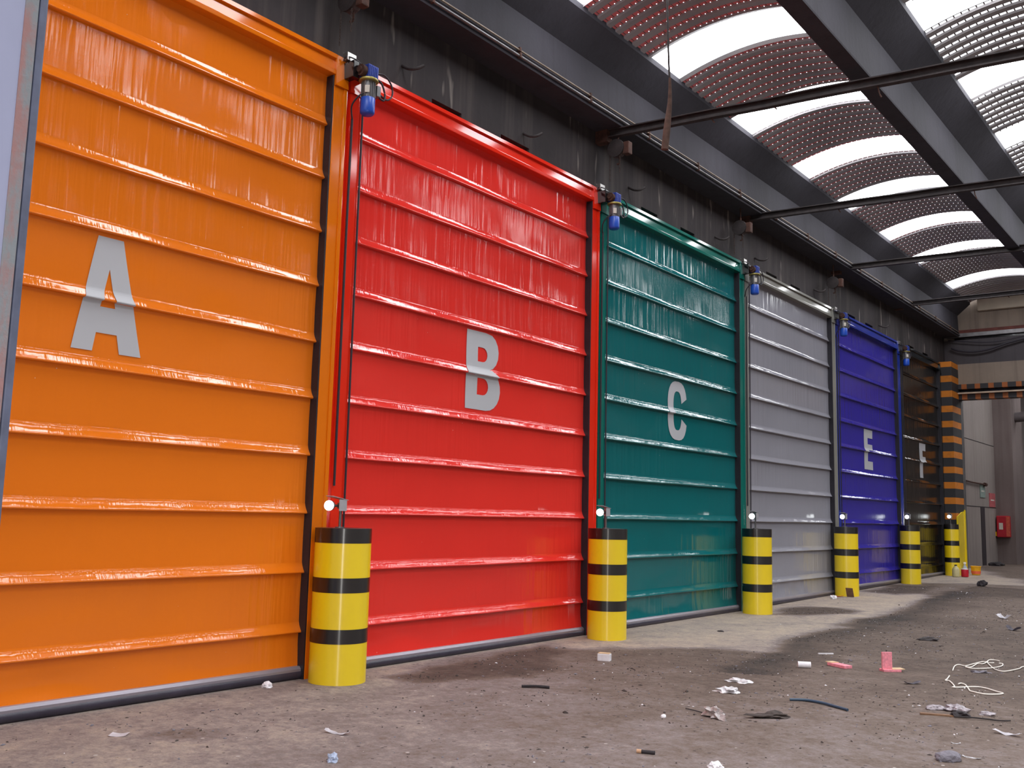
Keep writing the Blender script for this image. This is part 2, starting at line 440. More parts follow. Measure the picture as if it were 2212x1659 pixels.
def letter_polys(ch):
    if ch == 'A': return [[(-.136, .86), (.066, .86), (.275, 0), (.098, 0), (.07, .14), (-.094, .14), (-.115, 0), (-.276, 0)], [(-.026, .625), (.039, .335), (-.079, .335)]]
    if ch == 'B':
        o = [(-.3, 0), (-.3, .86), (.02, .86)]
        for i in range(1, 9):
            a = PI/2-i*PI/8*.95; o.append((.06+.2*math.cos(a), .655+.205*math.sin(a)))
        for i in range(0, 10):
            a = PI/2*.75-i*(PI/2*.75+PI/2)/9; o.append((.05+.25*math.cos(a), .235+.235*math.sin(a)))
        def ctr(x0, x1, z0, z1):
            r = (z1-z0)/2; p = [(x0, z0), (x0, z1)]
            for i in range(0, 9):
                a = PI/2-i*PI/8; p.append((x1-r+r*math.cos(a), (z0+z1)/2+r*math.sin(a)))
            return p
        return [o, ctr(-.105, .06, .53, .69), ctr(-.105, .085, .165, .35)]
    if ch == 'C':
        pts = []
        def se(a, w, h, e=.72): return (math.copysign(abs(math.cos(a))**e, math.cos(a))*w, .43+math.copysign(abs(math.sin(a))**e, math.sin(a))*h)
        a0 = .34
        for i in range(25): pts.append(se(a0+i*(2*PI-2*a0)/24, .295, .43))
        a1 = .28
        for i in range(25): pts.append(se(2*PI-a1-i*(2*PI-2*a1)/24, .125, .285))
        return [pts]
    if ch == 'E': return [[(-.285, 0), (-.285, .86), (.28, .86), (.28, .68), (-.045, .68), (-.045, .545), (.26, .545), (.26, .42), (-.045, .42), (-.045, .18), (.28, .18), (.28, 0)]]
    if ch == 'F': return [[(-.285, 0), (-.285, .86), (.28, .86), (.28, .68), (0, .68), (0, .53), (.26, .53), (.26, .40), (0, .40), (0, 0)]]
LETC = {'A': 3.78, 'B': 8.165, 'C': 12.632, 'E': 21.275, 'F': 25.475}
ZB = [-.03, -.035, -.03, -.005, .045, .085]
DOORS = [('orange', 'A'), ('red', 'B'), ('green', 'C'), ('grey', ''), ('blue', 'E'), ('black', 'F')]
LAB = {'orange': 'orange roll-up door with a grey letter A, nearest to the camera',
       'red': 'red roll-up door with a grey letter B between the orange and green doors',
       'green': 'dark green roll-up door with a grey letter C',
       'grey': 'plain grey roll-up door without a letter between green and blue doors',
       'blue': 'blue roll-up door with a grey letter E',
       'black': 'black roll-up door with a grey letter F, farthest of the row'}
for i, (cn, ch) in enumerate(DOORS):
    y0, y1, zb = JY[i], JY[i+1], ZB[i]
    D = empty('roll_up_door', (0, (y0+y1)/2, zb)); tag(D, LAB[cn], 'door', 'roll-up doors in a row along the wall')
    off = D.location.copy()
    def fin(o, off=off):
        for v in o.data.vertices: v.co -= off
        return o
    fr = M['frame_'+cn]
    cl, cr = y0+.15, y1-.13
    ztop = 5.60
    # sheet
    zs = []; z = zb+.07
    while z < ztop: zs.append(z); z += .035 if z < zb+.5 else .075
    zs.append(ztop); ny = 90
    mb = MB(); mb.grid(ny, len(zs), lambda u, v: (sheet_x(cl+(cr-cl)*u, zs[round(v*(len(zs)-1))], i*13.7, zb), cl+(cr-cl)*u, zs[round(v*(len(zs)-1))]))
    cur = fin(mb.build('curtain', M['sheet_'+cn], D, True))
    for r in RIBZ:
        mb = MB()
        def pf(u, v, r=r):
            k = round(v*(len(POCK)-1)); dz, bx = POCK[k]; y = cl+(cr-cl)*u
            w = 1+.10*noise.noise(Vector((y*2.5, r*3, i)))
            return (sheet_x(y, r+dz, i*13.7, zb)+.0015+bx*w, y, r+dz+.006*noise.noise(Vector((y*.9, r*5, i+3))))
        mb.grid(120, len(POCK), pf)
        fin(mb.build('stiffener_pocket', M['pocket_'+cn], cur, True, 50))
    if ch:
        b = bmesh.new(); cy, cz = onsheet(LETC[ch], 2.545)
        for poly in letter_polys(ch):
            vs = [b.verts.new((0, cy+p[0]*KS, cz+p[1]*KS)) for p in poly]
            for a, c in zip(vs, vs[1:]+vs[:1]): b.edges.new((a, c))
        bmesh.ops.triangle_fill(b, use_beauty=True, use_dissolve=False, edges=b.edges[:], normal=(1, 0, 0))
        cuts = [cz+.05*k for k in range(1, 18)]+[r+d for r in RIBZ for d, _ in POCK if cz < r+d < cz+.88]
        for zc in cuts:
            bmesh.ops.bisect_plane(b, geom=b.verts[:]+b.edges[:]+b.faces[:], plane_co=(0, 0, zc), plane_no=(0, 0, 1))
        for v in b.verts: v.co.x = sheet_x(v.co.y, v.co.z, i*13.7, zb)+pocket_bulge(v.co.z)*1.02+.006
        bmesh.ops.recalc_face_normals(b, faces=b.faces)
        mb = MB(); mb.b.free(); mb.b = b
        plabel(fin(mb.build('letter', M['letter'], cur)), 'light grey letter '+ch)
    if cn == 'red':
        m = MB()
        for k in range(3):
            for q in range(5 if k else 3): m.box(XC+.0085, XC+.0115, 6.29+.021*q, 6.306+.021*q, .252-.04*k, .266-.04*k)
        plabel(fin(m.build('printed_text', M['letter'], cur)), 'three tiny rows of grey print')
    # bottom bar and rubber seal
    mb = MB(); mb.prism([(XC-.02, zb+.055), (XC+.056, zb+.055), (XC+.056, zb+.082), (XC+.038, zb+.104), (XC-.02, zb+.108)], cl+.02, cr+.02)
    bar = fin(mb.build('bottom_bar', M['bar'], D))
    mb = MB(); mb.cyl((XC+.025, cl+.02, zb+.035), (XC+.025, cr+.05, zb+.035), .042, n=16)
    fin(mb.build('rubber_seal', M['sealgrey'], bar, True))
    # guide posts
    def post(a, b, slot):
        mb = MB()
        if slot:
            mb.box(-.30, -.03, a, a+.04, zb-.02, 5.40); mb.box(-.30, 0, a+.04, b-.035, zb-.02, 5.40, .006); mb.box(-.30, -.012, b-.035, b, zb-.02, 5.40, .004)
        else:
            mb.box(-.30, 0, a, a+.12, zb-.02, 5.40, .006); mb.box(-.30, .012, a+.118, b-.012, zb-.02, 5.40, .006)
        return mb
    lp = fin(post(y0, y0+.195, True).build('guide_post', fr, D))
    rp = fin(post(y1-.172, y1, False).build('guide_post', fr, D))
    mb = MB(); mb.prism([(-.30, 5.405), (.014, 5.405), (-.006, ZT), (-.30, ZT)], y0+.03, y0+.195); fin(mb.build('post_head', fr, lp))
    mb = MB(); mb.prism([(-.30, 5.405), (.022, 5.405), (.002, ZT), (-.30, ZT)], y1-.165, y1-.012); fin(mb.build('post_head', fr, rp))
    # black brush strip on the inner side of the right post
    mb = MB(); mb.box(XC-.01, -.004, y1-.186, y1-.170, zb-.01, 5.50, .002); fin(mb.build('brush_seal', M['rubber'], rp))
    # dark edge conduit beside the sheet and another by the joint
    mb = MB(); mb.cyl((.002, y0+.2, zb+.02), (.002, y0+.2, 5.38), .010, n=8); fin(mb.build('conduit', M['cable'], lp, True))
    mb = MB(); mb.tube([(.014, y0+.058, 5.14), (.012, y0+.055, 4), (.012, y0+.055, 2.2), (.012, y0+.055, 1.65)], .011, 8, 2); fin(mb.build('conduit', M['cable'], lp, True))
    # header box
    mb = MB(); mb.prism([(-.32, 5.535), (-.010, 5.535), (-.022, 5.69), (-.32, 5.69)], y0+.196, y1-.166); hd = fin(mb.build('header_box', fr, D))
    mb = MB(); mb.prism([(-.32, 5.668), (.008, 5.668), (.004, ZT), (-.32, ZT)], y0+.196, y1-.166); fin(mb.build('top_flange', fr, hd))
    mb = MB(); mb.box(-.12, .008, y0+.196, y1-.166, 5.51, 5.555, .005); fin(mb.build('bottom_flange', fr, hd))

# ------------------------------------------------------------------ motors
def make_motor():
    r = empty('door_motor')
    MB().box(-.065, .065, -.065, .065, .085, .215, .008).build('gearbox', M['gearblue'], r)
    g = r.children[0]
    m = MB()
    for k in range(5): m.box(.064, .070, -.05+.022*k, -.042+.022*k, .10, .20)
    m.build('gear_fins', M['gearblue'], g)
    MB().cyl((0, -.065, .15), (0, -.115, .15), .055).cyl((0, -.115, .15), (0, -.135, .15), .03).build('shaft_bearing', M['rust'], r, True)
    MB().box(-.17, -.03, -.17, -.10, .07, .235, .004).build('mount_plate', M['bandblack'], r)
    MB().box(-.17, -.06, -.10, .06, .12, .18).build('drive_arm', M['bandblack'], r)
    MB().lathe((0, 0, 0), [(.03, .062), (.092, .064), (.095, .07), (.092, .084), (.03, .086)]).build('flange', M['flange'], r, True)
    m = MB().cyl((0, 0, -.10), (0, 0, .066), .062)
    for k in range(16):
        a = 2*PI*k/16; m.obox((.064*math.cos(a), .064*math.sin(a), -.02), (math.cos(a), math.sin(a), 0), (-math.sin(a), math.cos(a), 0), (0, 0, 1), .012, .005, .15)
    h = m.build('motor_housing', M['steel'], r, True)
    MB().obox((.045, -.056, -.03), (.62, -.78, 0), (.78, .62, 0), (0, 0, 1), .006, .045, .07).build('rating_plate', M['label'], h)
    MB().box(-.01, .055, .062, .115, -.065, .045, .006).build('terminal_box', M['steel'], r)
    MB().lathe((0, 0, 0), [(.0, -.265), (.052, -.264), (.066, -.252), (.07, -.235), (.07, -.105), (.066, -.10), (.0, -.10)]).build('fan_cover', M['motorblue'], r, True)
    MB().tube([(.0, .06, .17), (.03, .17, .19), (.03, .27, .13), (.03, .29, .03), (.03, .22, -.045), (.03, .115, -.02)], .0085, 8).build('cable', M['cable'], r, True)
    MB().tube([(.03, .07, .11), (.04, .13, .09), (.04, .18, .0), (.04, .17, -.07), (.03, .115, -.06)], .0095, 8).build('cable', M['cable'], r, True)
    MB().tube([(-.02, -.05, .20), (-.06, -.12, .26), (-.12, -.19, .28), (-.14, -.2, .24)], .007, 8).build('cable', M['cable'], r, True)
    MB().tube([(0, -.06, -.07), (-.03, -.10, -.11), (-.1, -.11, -.19), (-.15, -.05, -.29)], .008, 8).build('cable', M['cable'], r, True)
    MB().box(-.17, -.10, -.19, -.08, .25, .325).box(-.17, -.16, -.19, -.02, .31, .33).build('bracket', M['alu'], r)
    return r
mot = make_motor()
motpos = [(.17, 6.11, 5.425), (.16, 10.58, 5.425), (.15, 15.06, 5.425), (.15, 19.42, 5.41), (.13, 23.83, 5.40)]
motlab = ['red door', 'green door', 'grey door', 'blue door', 'black door']
for k, pz in enumerate(motpos):
    o = mot if k == 0 else copy_tree(mot)
    o.location = pz
    tag(o, 'blue door motor with looped cables at the top corner of the '+motlab[k], 'motor', 'door motors on the frame corners')

# ------------------------------------------------------------------ bollards and glowing reflectors
BOL = [(.254, 5.981, .246), (.325, 10.25, .236), (.31, 14.70, .228), (.22, 19.10, .222), (.2, 23.46, .215), (.2, 27.2, .178)]
bl = ['nearest black and yellow banded bollard, between the orange and red doors', 'banded bollard between the red and green doors', 'banded bollard between the green and grey doors',
      'banded bollard between the grey and blue doors, card leaning on its foot', 'banded bollard between the blue and black doors', 'farthest banded bollard, beside the striped column and yellow guard']
ll = ['orange and red doors', 'red and green doors', 'green and grey doors', 'grey and blue doors', 'blue and black doors', 'black door and striped column']
def make_bollard(R):
    r = empty('bollard')
    MB().lathe((0, 0, 0), [(R, -.03), (R, 1.298), (R-.004, 1.302), (0, 1.302)], 64).build('post', M['bolyellow'], r, True)
    for a, b in ((.335, .455), (.76, .885), (1.18, 1.306)):
        prof = [(R-.001, a), (R+.002, a), (R+.002, b), (R-.001, b)]
        if b > 1.3: prof = [(R-.001, a), (R+.002, a), (R+.002, b), (R-.01, b+.001), (0, b+.001)]
        MB().lathe((0, 0, 0), prof, 64).build('black_band', M['bolblack'], r, True)
    return r
def make_reflector():
    r = empty('photocell_reflector')
    MB().cyl((0, 0, 0), (0, 0, .16), .012, n=10).cyl((0, 0, 0), (0, 0, .012), .04, n=16).build('stem', M['steel'], r, True)
    br = MB().box(.028, .034, -.045, .042, .15, .25).box(-.05, .034, .036, .042, .15, .25).build('bracket', M['galv'], r)
    MB().obox((-.008, -.035, .262), (1, 0, 0), (0, .985, -.17), (0, .17, .985), .09, .19, .004).build('hood', M['galv'], br)
    d = Vector((.42, -.91, 0)).normalized(); cc = Vector((.0, -.135, .195))
    MB().cyl(cc-d*.028, cc, .044, n=28).build('reflector_body', M['steel'], r, True)
    MB().cyl(cc, cc+d*.006, .044, n=28).build('lens', M['retroreflector'], r, True)
    MB().cyl((.0, .036, .195), cc-d*.02, .011, n=8).box(-.02, .028, -.02, .02, .17, .22).build('swivel', M['steel'], r, True)
    return r
retroreflector = make_reflector()
for k, (x, y, R) in enumerate(BOL):
    b = make_bollard(R); b.location = (x, y, fz(y)); tag(b, bl[k], 'bollard', 'banded bollards in front of the door posts')
    o = retroreflector if k == 0 else copy_tree(retroreflector)
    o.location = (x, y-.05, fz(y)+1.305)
    tag(o, 'glowing round reflector on the bollard between '+ll[k], 'retroreflector', 'glowing reflectors above the bollards')

# ------------------------------------------------------------------ wall above and behind the doors
HOLES = [(7.244, 7.73), (8.432, 8.98), (11.654, 12.121), (12.834, 13.289), (16.041, 16.518), (17.172, 17.629), (20.244, 20.771), (21.449, 21.961), (24.7, 25.2), (26.0, 26.5)]
m = MB()
ya = YN
for a, b in HOLES+[(YF, YF)]:
    m.box(-.45, -.06, ya, a, 5.72, 5.80); ya = b
m.box(-.45, -.06, YN, YF, 5.80, 7.75); m.box(-.62, -.45, YN, YF, -.3, 7.75)
m.box(-.45, -.06, YN, 1.55, -.3, 5.72); m.box(-.45, -.06, 27.57, YF, -.3, 5.72)
m.box(-.45, -.33, 1.55, 27.57, -.3, 5.72)
struct(m.build('wall_left', M['soot']))

# pale pillar at the left edge of the view
m = MB(); m.box(1.55, 2.295, 1.35, 1.962, -.05, 7.6)
pl = m.build('wall_pillar', M['pillar']); struct(pl)
m = MB()
m.box(2.20, 2.30, 1.955, 2.018, -.05, 7.6, .006)
struct(m.build('trim_1', M['chipped'], pl))
m = MB(); m.box(2.24, 2.30, 2.022, 2.06, -.05, 7.6, .008)
struct(m.build('trim_2', plain('grey_rubber_edge', srgb(84, 90, 112), .55, 0, .25, 8), pl))

# other boundary walls
m = MB(); m.box(XR, XR+.3, YN-.3, YB, -.3, 7.9); struct(m.build('wall_right', M['beige']))
m = MB(); m.box(-.6, XR+.3, YN-.3, YN, -.3, 7.9); struct(m.build('wall_front', M['beige']))

# ------------------------------------------------------------------ roof: gutter beams, vaults, skylights
def beam_poly(xr, left):
    xl = -.05 if left else xr-.22
    if left: return [(-.055, 6.5), (xr-.005, 6.5), (xr, 6.52), (xr-.02, 7.1), (xr+.31, 7.38), (xr+.315, 7.45), (xr+.25, 7.46), (-.055, 7.46)]
    return [(xl+.005, 6.5), (xr-.005, 6.5), (xr, 6.52), (xr-.02, 7.1), (xr+.31, 7.38), (xr+.315, 7.45), (xr+.25, 7.46), (xl-.25, 7.46), (xl-.315, 7.45), (xl-.31, 7.38), (xl+.02, 7.1), (xl, 6.52)]
XRB = [.33, 3.42, 6.51, 9.60, 12.69]
for k, xr in enumerate(XRB):
    o = MB().prism(beam_poly(xr, k == 0), YN, YF-.01).build('gutter_beam', M['beam'])
    if k == 0: tag(o, 'dark concrete gutter beam along the wall above the coloured doors, carrying conduits', 'beam', 'concrete gutter beams under the roof')
    elif k == 1: tag(o, 'dark concrete gutter beam between the two vaulted roof bays at upper right', 'beam', 'concrete gutter beams under the roof')
    else: o.name = 'trim_%d' % (k+1); struct(o)
VE = [(.645, 2.975), (3.735, 6.065), (6.825, 9.155), (9.915, 12.245), (13.005, XR)]
def vz(x, k):
    a, b = VE[k]; c = (a+b)/2; h = (b-a)/2
    return 7.43+.20*(1-((x-c)/h)**2)
SL0 = [(-6.3, -5.5), (-3.9, -3.1), (-1.45, -.68), (1.0, 1.77), (3.4, 4.17), (5.85, 6.62), (8.27, 9.04), (10.69, 11.46), (13.12, 13.88), (15.55, 16.33), (17.75, 18.5), (20.28, 21.04), (22.61, 23.33), (25.58, 26.33)]
SL1 = [(-5.7, -4.9), (-3.3, -2.5), (-.9, -.12), (1.5, 2.28), (3.95, 4.72), (6.4, 7.17), (8.8, 9.57), (11.21, 11.97), (13.6, 14.38), (15.95, 16.69), (18.3, 19.05), (20.7, 21.45), (23.1, 23.85), (25.5, 26.25)]
wn = 0
for k in range(5):
    SL = SL0 if k % 2 == 0 else SL1
    a, b = VE[k]
    # corrugated sheets between the skylights
    m = MB(); ys = []
    edges = [YN]+[e for s in SL for e in s]+[YF-.02]
    for ya, yb in zip(edges[::2], edges[1::2]):
        if yb-ya < .05: continue
        rows = []
        if k < 2:
            n0 = math.floor(ya/.206); y = n0*.206; cand = []
            while y < yb+.2:
                cand += [(y, .0), (y+.087, .0), (y+.101, -.026), (y+.192, -.026)]; y += .206
            rows = [(ya, 0)]+[c for c in cand if ya < c[0] < yb]+[(yb, 0)]
        else: rows = [(ya, 0), (yb, 0)]
        R = [[m.b.verts.new((a+(b-a)*i/28, y, vz(a+(b-a)*i/28, k)+dz+.02)) for i in range(29)] for y, dz in rows]
        for A, B in zip(R, R[1:]):
            for i in range(28): m.b.faces.new((A[i], B[i], B[i+1], A[i+1]))
    o = m.build('ceiling', [M['vault_red'], M['vault_grey'], M['vault_plain'], M['vault_plain'], M['vault_plain']][k]); struct(o)
    for ya, yb in SL:
        wn += 1
        def rc(u, v):
            x = a+(b-a)*u
            # slightly rounded ends, as moulded sheets have
            return (x, ya+(yb-ya)*v, vz(x, k)+.03)
        o = MB().grid(29, 5, rc).build('window_%d' % wn, M['skylight']); struct(o)

# ------------------------------------------------------------------ tie beams
TIE = [(6.02, 6.45, -.04), (10.5, 6.455, -.052), (15.0, 6.48, -.034), (19.4, 6.56, -.02), (23.7, 6.60, .0)]
tl = ['above the orange and red door joint', 'crossing above the red and green door joint', 'crossing above the green and grey door joint', 'crossing above the grey and blue door joint', 'crossing near the far end above the blue and black door joint']
for (y, z, s), l in zip(TIE, tl):
    r = empty('tie_beam', (0, y, z)); tag(r, 'thin dark rusty steel tie beam '+l, 'beam', 'steel tie beams across the hall')
    L = 6.7
    m = MB(); segs = 20
    pr = [(-.04, -.055), (.04, -.055), (.04, -.04), (-.012, -.04), (-.012, .04), (.04, .04), (.04, .055), (-.04, .055)]
    rows = []
    for j in range(segs+1):
        x = .0+L*j/segs; zz = s*x+.010*noise.noise(Vector((x*1.3, y, 0)))
        rows.append([m.b.verts.new((x, -p, zz+q)) for p, q in pr])
    for A, B in zip(rows, rows[1:]):
        for q in range(len(pr)): m.b.faces.new((A[q], A[(q+1) % len(pr)], B[(q+1) % len(pr)], B[q]))
    m.b.faces.new(rows[0]); m.b.faces.new(rows[-1]); bmesh.ops.recalc_face_normals(m.b, faces=m.b.faces)
    m.build('channel', M['rustdark'], r)
    MB().box(-.06, .12, -.06, .06, -.12, .06).build('wall_bracket', M['rust'], r)
    for hx, hl in ((1.6, .07), (3.6, .14), (2.4, .05)):
        MB().tube([(hx, 0, s*hx-.04), (hx+.01, .01, s*hx-.04-hl*.6), (hx+.03, .02, s*hx-.04-hl)], .008, 6, 3).build('hanging_wire', M['rust'], r, True)

# chain hoists hanging at the wall end of the tie beams
def make_hoist():
    r = empty('chain_hoist')
    MB().lathe((0, 0, 0), [(.0, -.05), (.10, -.05), (.115, -.035), (.115, .035), (.10, .05), (0, .05)], 12, 'Y').build('body', M['rustgrey'], r, True, 25)
    b = r.children[0]
    m = MB()
    for k in range(6):
        a = PI/3*k; m.obox((.06*math.cos(a), -.058, .06*math.sin(a)), (math.cos(a), 0, math.sin(a)), (0, 1, 0), (-math.sin(a), 0, math.cos(a)), .1, .014, .018)
    m.lathe((0, -.06, 0), [(.10, -.01), (.122, -.01), (.122, .012), (.10, .012)], 20, 'Y').build('hand_wheel', M['rustdark'], b)
    MB().box(.10, .19, -.05, .05, -.10, .07, .015).build('gear_cover', M['rust'], r)
    MB().tube([(.0, 0, .10), (.0, 0, .17)], .014, 8, 1).build('hook', M['rust'], r, True)
    for x, L in ((-.09, .42), (.06, .33)):
        m = MB(); z = -.05; k = 0
        while z > -L:
            ax = (1, 0, 0) if k % 2 else (0, 1, 0)
            A = Vector(ax)
            m.tube([Vector((x, -.05, z-.017))+A*.008*math.cos(t)+Vector((0, 0, .02*math.sin(t))) for t in [q*PI/4 for q in range(9)]], .0038, 4, 1)
            z -= .032; k += 1
        m.build('chain', M['chain'], r)
    MB().tube([(.02, 0, -.10), (.03, 0, -.16), (.02, 0, -.2), (-.01, 0, -.2)], .012, 8).build('hook', M['rust'], r, True)
    return r
hoist = make_hoist()
HP = [(.16, 5.86, 6.20), (.22, 10.56, 6.235), (.16, 14.5, 6.16), (.16, 18.85, 6.13)]
hl = ['above the motor of the red door', 'above the motor of the green door', 'above the motor of the grey door', 'above the motor of the blue door']
for k, pz in enumerate(HP):
    o = hoist if k == 0 else copy_tree(hoist)
    o.location = pz; tag(o, 'old rusty chain hoist hanging '+hl[k], 'hoist', 'rusty chain hoists below the gutter beam')
    if k != 1: MB().cyl((0, 0, .16), (0, 0, 6.497-pz[2]), .012, n=8).build('suspension_rod', M['rust'], o, True)

# conduits along the left beam
for (x, z, rr, mt, lb) in ((.352, 6.555, .016, 'steel', 'lower grey conduit pipe along the lip of the left gutter beam'), (.35, 6.625, .011, 'upperpipe', 'thin upper pipe clipped along the left gutter beam above the conduit')):
    r = empty('conduit_pipe', (x, 0, z)); tag(r, lb, 'pipe')
    MB().cyl((0, YN+.02, 0), (0, YF-.03, 0), rr, n=12).build('pipe', M[mt], r, True)
    y = -2.0
    while y < 27.6:
        MB().box(-.03, rr+.006, y-.015, y+.015, -rr-.006, rr+.02).build('clip', M['rust'], r); y += 1.46

# hanging strap
r = empty('hanging_strap', (2.07, 8.5, 7.6)); tag(r, 'frayed brown strap hanging on a cord from the roof in front of the tie beam', 'strap')
MB().tube([(-.03, 0, .02), (0, 0, -.8), (.02, 0, -1.45), (.035, 0, -1.72)], .011, 8).build('cord', M['rustdark'], r, True)
MB().tube([(.035, 0, -1.66), (.03, .01, -1.9), (.015, .0, -2.1), (-.01, 0, -2.32), (-.02, 0, -2.42)], lambda t: .012+.026*min(1, t*1.6), 10).build('strap', plain('brown_strap', srgb(84, 62, 54), .9, 0, .3, 16, .4), r, True)

# ------------------------------------------------------------------ far end wall, portal and what lies behind it
m = MB(); m.box(.0, XR, YF, YF+.35, 5.18, 5.75); m.box(-.5, XR, YF+.12, YF+.35, 5.7, 6.75); m.box(-.5, XR, YF+.10, YF+.35, 6.7, 7.9)
wb = m.build('wall_back', M['beige']); struct(wb)
m = MB(); m.box(-.45, XR, YF+.02, YF+.13, 5.75, 6.42); struct(m.build('trim_10', M['darkwall'], wb))
m = MB(); m.box(.0, XR, YF-.04, YF+.12, 6.49, 6.60, .01); struct(m.build('trim_11', M['steel'], wb))
m = MB(); m.box(.0, XR, YF+.0, YF+.12, 6.60, 6.69); struct(m.build('trim_12', M['redlead'], wb))
m = MB(); m.box(.2, 3.3, YF+.06, YF+.14, 6.41, 6.50); struct(m.build('trim_13', M['bandblack'], wb))
# light duct panel under the vault
r = empty('wall_panel', (2.0, YF, 7.3)); tag(r, 'pale long box panel fixed high on the far end wall under the vault', 'panel')
m = MB(); m.box(-1.18, 1.2, -.04, .12, -.12, .26, .03); m.build('panel', plain('pale_panel', srgb(176, 164, 148), .7, 0, .12, 2.), r)
# hazard portal lintel
r = empty('portal_lintel', (0, YF, 4.98)); tag(r, 'steel lintel with faded orange and black stripes over the far passage', 'beam')
MB().box(.22, XR-.1, -.06, .30, .08, .21).build('upper_flange', M['hazbeam'], r)
MB().box(.24, XR-.1, .10, .28, -.02, .09).build('web', M['bandblack'], r)
MB().box(.26, XR-.1, -.10, .30, -.055, -.015).build('ledge', plain('dusty_ledge', srgb(178, 158, 140), .8, 0, .2, 6), r)
MB().box(.27, XR-.1, -.02, .30, -.20, -.055).build('lower_flange', M['hazbeam'], r)
# hazard column
r = empty('striped_column', (0, YF-.4, .12)); tag(r, 'square portal column with orange and black hazard stripes beyond the black door', 'column')
MB().box(-.30, .27, -.33, .75, -.15, 5.62, .006).build('column', M['hazcol'], r)
MB().box(.262, .285, .55, .76, -.15, 5.6).build('edge_angle', M['steel'], r)
r = empty('corner_guard', (.29, YF-.3, .12)); tag(r, 'tall yellow steel corner guard at the foot of the striped column', 'guard')
m = MB(); m.b.clear()
vs = [(.0, -.50, -.05), (.0, .30, -.05), (.0, .30, 1.66), (.0, .0, 1.63), (.0, -.50, 1.50)]
m = MB(); F = [m.b.verts.new(v) for v in vs]; G = [m.b.verts.new((.03, v[1], v[2])) for v in vs]
m.b.faces.new(F[::-1]); m.b.faces.new(G)
for i in range(5): m.b.faces.new((F[i], F[(i+1) % 5], G[(i+1) % 5], G[i]))
bmesh.ops.recalc_face_normals(m.b, faces=m.b.faces); m.build('plate', M['yellow'], r)
MB().box(.03, .05, .20, .30, -.05, 1.69).build('side_plate', M['yellow'], r)
# passage behind
m = MB(); m.box(-.9, -.6, YF+.1, YB, -.3, 7.6)
wl = m.build('wall_beyond', M['conc']); struct(wl)
m = MB(); m.box(-.62, -.02, 36.62, 38.4, -.1, 7.0); struct(m.build('trim_20', concrete('pilaster_concrete', srgb(112, 100, 98), srgb(126, 114, 112), srgb(90, 76, 74), .4)[0]))
m = MB(); m.box(-.9, XR, YB-.3, YB, -.3, 7.6); struct(m.build('wall_far', M['conc']))
m = MB(); m.box(-.9, XR, YF+.36, YB, 7.55, 7.7); struct(m.build('ceiling', M['vault_plain']))
for k, (xa, ya) in enumerate(((1.0, 30.2), (1.0, 34), (1., 38), (6, 31), (6, 36), (11, 33))):  # unseen skylights added above the passage to brighten it
    o = MB().box(xa, xa+2.6, ya, ya+1.2, 7.5, 7.54).build('window_%d' % (90+k), M['skylight']); struct(o)
# narrow dark doorway in the passage wall
r = empty('door_1', (-.6, 34.45, .13)); struct(r)
MB().box(-.02, .015, -.14, .40, -.1, 1.86).build('panel', plain('dark_door', srgb(46, 38, 44), .7), r)
for z in (2.0, 4.10):
    MB().cyl((-.602, 31.0, z), (-.602, 36.6, z), .014, n=6).build('trim_%d' % (30+int(z)), M['darklump'], wl)['kind'] = 'structure'
def sign(y0, y1, z0, z1, mt, lb):
    r = empty('wall_sign', (-.6, (y0+y1)/2, (z0+z1)/2)); tag(r, lb, 'sign', 'faded signs in the passage')
    MB().box(0, .02, -(y1-y0)/2, (y1-y0)/2, -(z1-z0)/2, (z1-z0)/2).build('board', M[mt], r)
    MB().box(.02, .022, -(y1-y0)*.3, (y1-y0)*.3, -(z1-z0)*.05, (z1-z0)*.05).build('printed_band', M['label'], r)
sign(31.75, 32.35, 2.14, 2.44, 'signred', 'small faded red sign on the passage wall nearest the striped column')
sign(34.3, 35.0, 2.3, 2.72, 'signgreen', 'pale green sign above the narrow dark doorway in the passage')
sign(35.6, 36.45, 2.02, 2.48, 'signred', 'larger faded red sign beside the passage pilaster')
r = empty('wall_pipe', (-.6, 31.6, 2.75)); tag(r, 'thin rusty pipe end sticking along the passage wall', 'pipe')
MB().tube([(.04, 0, .03), (.05, 1.6, -.01), (.06, 3.2, -.02)], .025, 8, 3).build('pipe', M['rust'], r, True)
MB().cyl((.06, 3.15, -.02), (.06, 3.35, -.02), .06, n=12).build('pipe_cap', M['rust'], r, True)
r = empty('fire_hose_cabinet', (-.36, 36.6, 1.38)); tag(r, 'red fire hose cabinet hanging on the pilaster in the far passage', 'cabinet')
MB().box(-.2, .2, -.22, .03, -.36, .36, .03).build('case', M['redbox'], r)
MB().box(.10, .21, -.235, -.2, -.33, .33).build('door_edge', plain('worn_red', srgb(196, 84, 64), .6, 0, .2, 14), r)
MB().box(-.12, .0, -.227, -.215, -.1, .12).build('handle', M['label'], r)
r = empty('fire_extinguisher', (-.66+.02, 36.45, 1.18)); tag(r, 'small dark fire extinguisher with a pale label left of the red cabinet', 'extinguisher')
MB().lathe((0, 0, 0), [(0, -.2), (.07, -.2), (.075, -.18), (.075, .12), (.04, .18), (.02, .22), (0, .22)], 16).build('tank', M['darklump'], r, True)
MB().lathe((0, 0, 0), [(.074, -.12), (.077, -.12), (.077, .02), (.074, .02)], 16).build('tank_label', M['bucket'], r, True)
r = empty('pipe_elbow', (.2, 37.3, 5.9)); tag(r, 'thick grey pipe elbow near the top right of the far passage', 'pipe')
m = MB(); m.tube([(-.27, 0, -.75), (-.1, 0, -.75), (.08, 0, -.72), (.24, 0, -.6), (.32, 0, -.4), (.33, 0, -.1), (.33, 0, 1.64)], .17, 16).build('pipe', plain('dusty_pipe', srgb(92, 84, 86), .6), r, True)
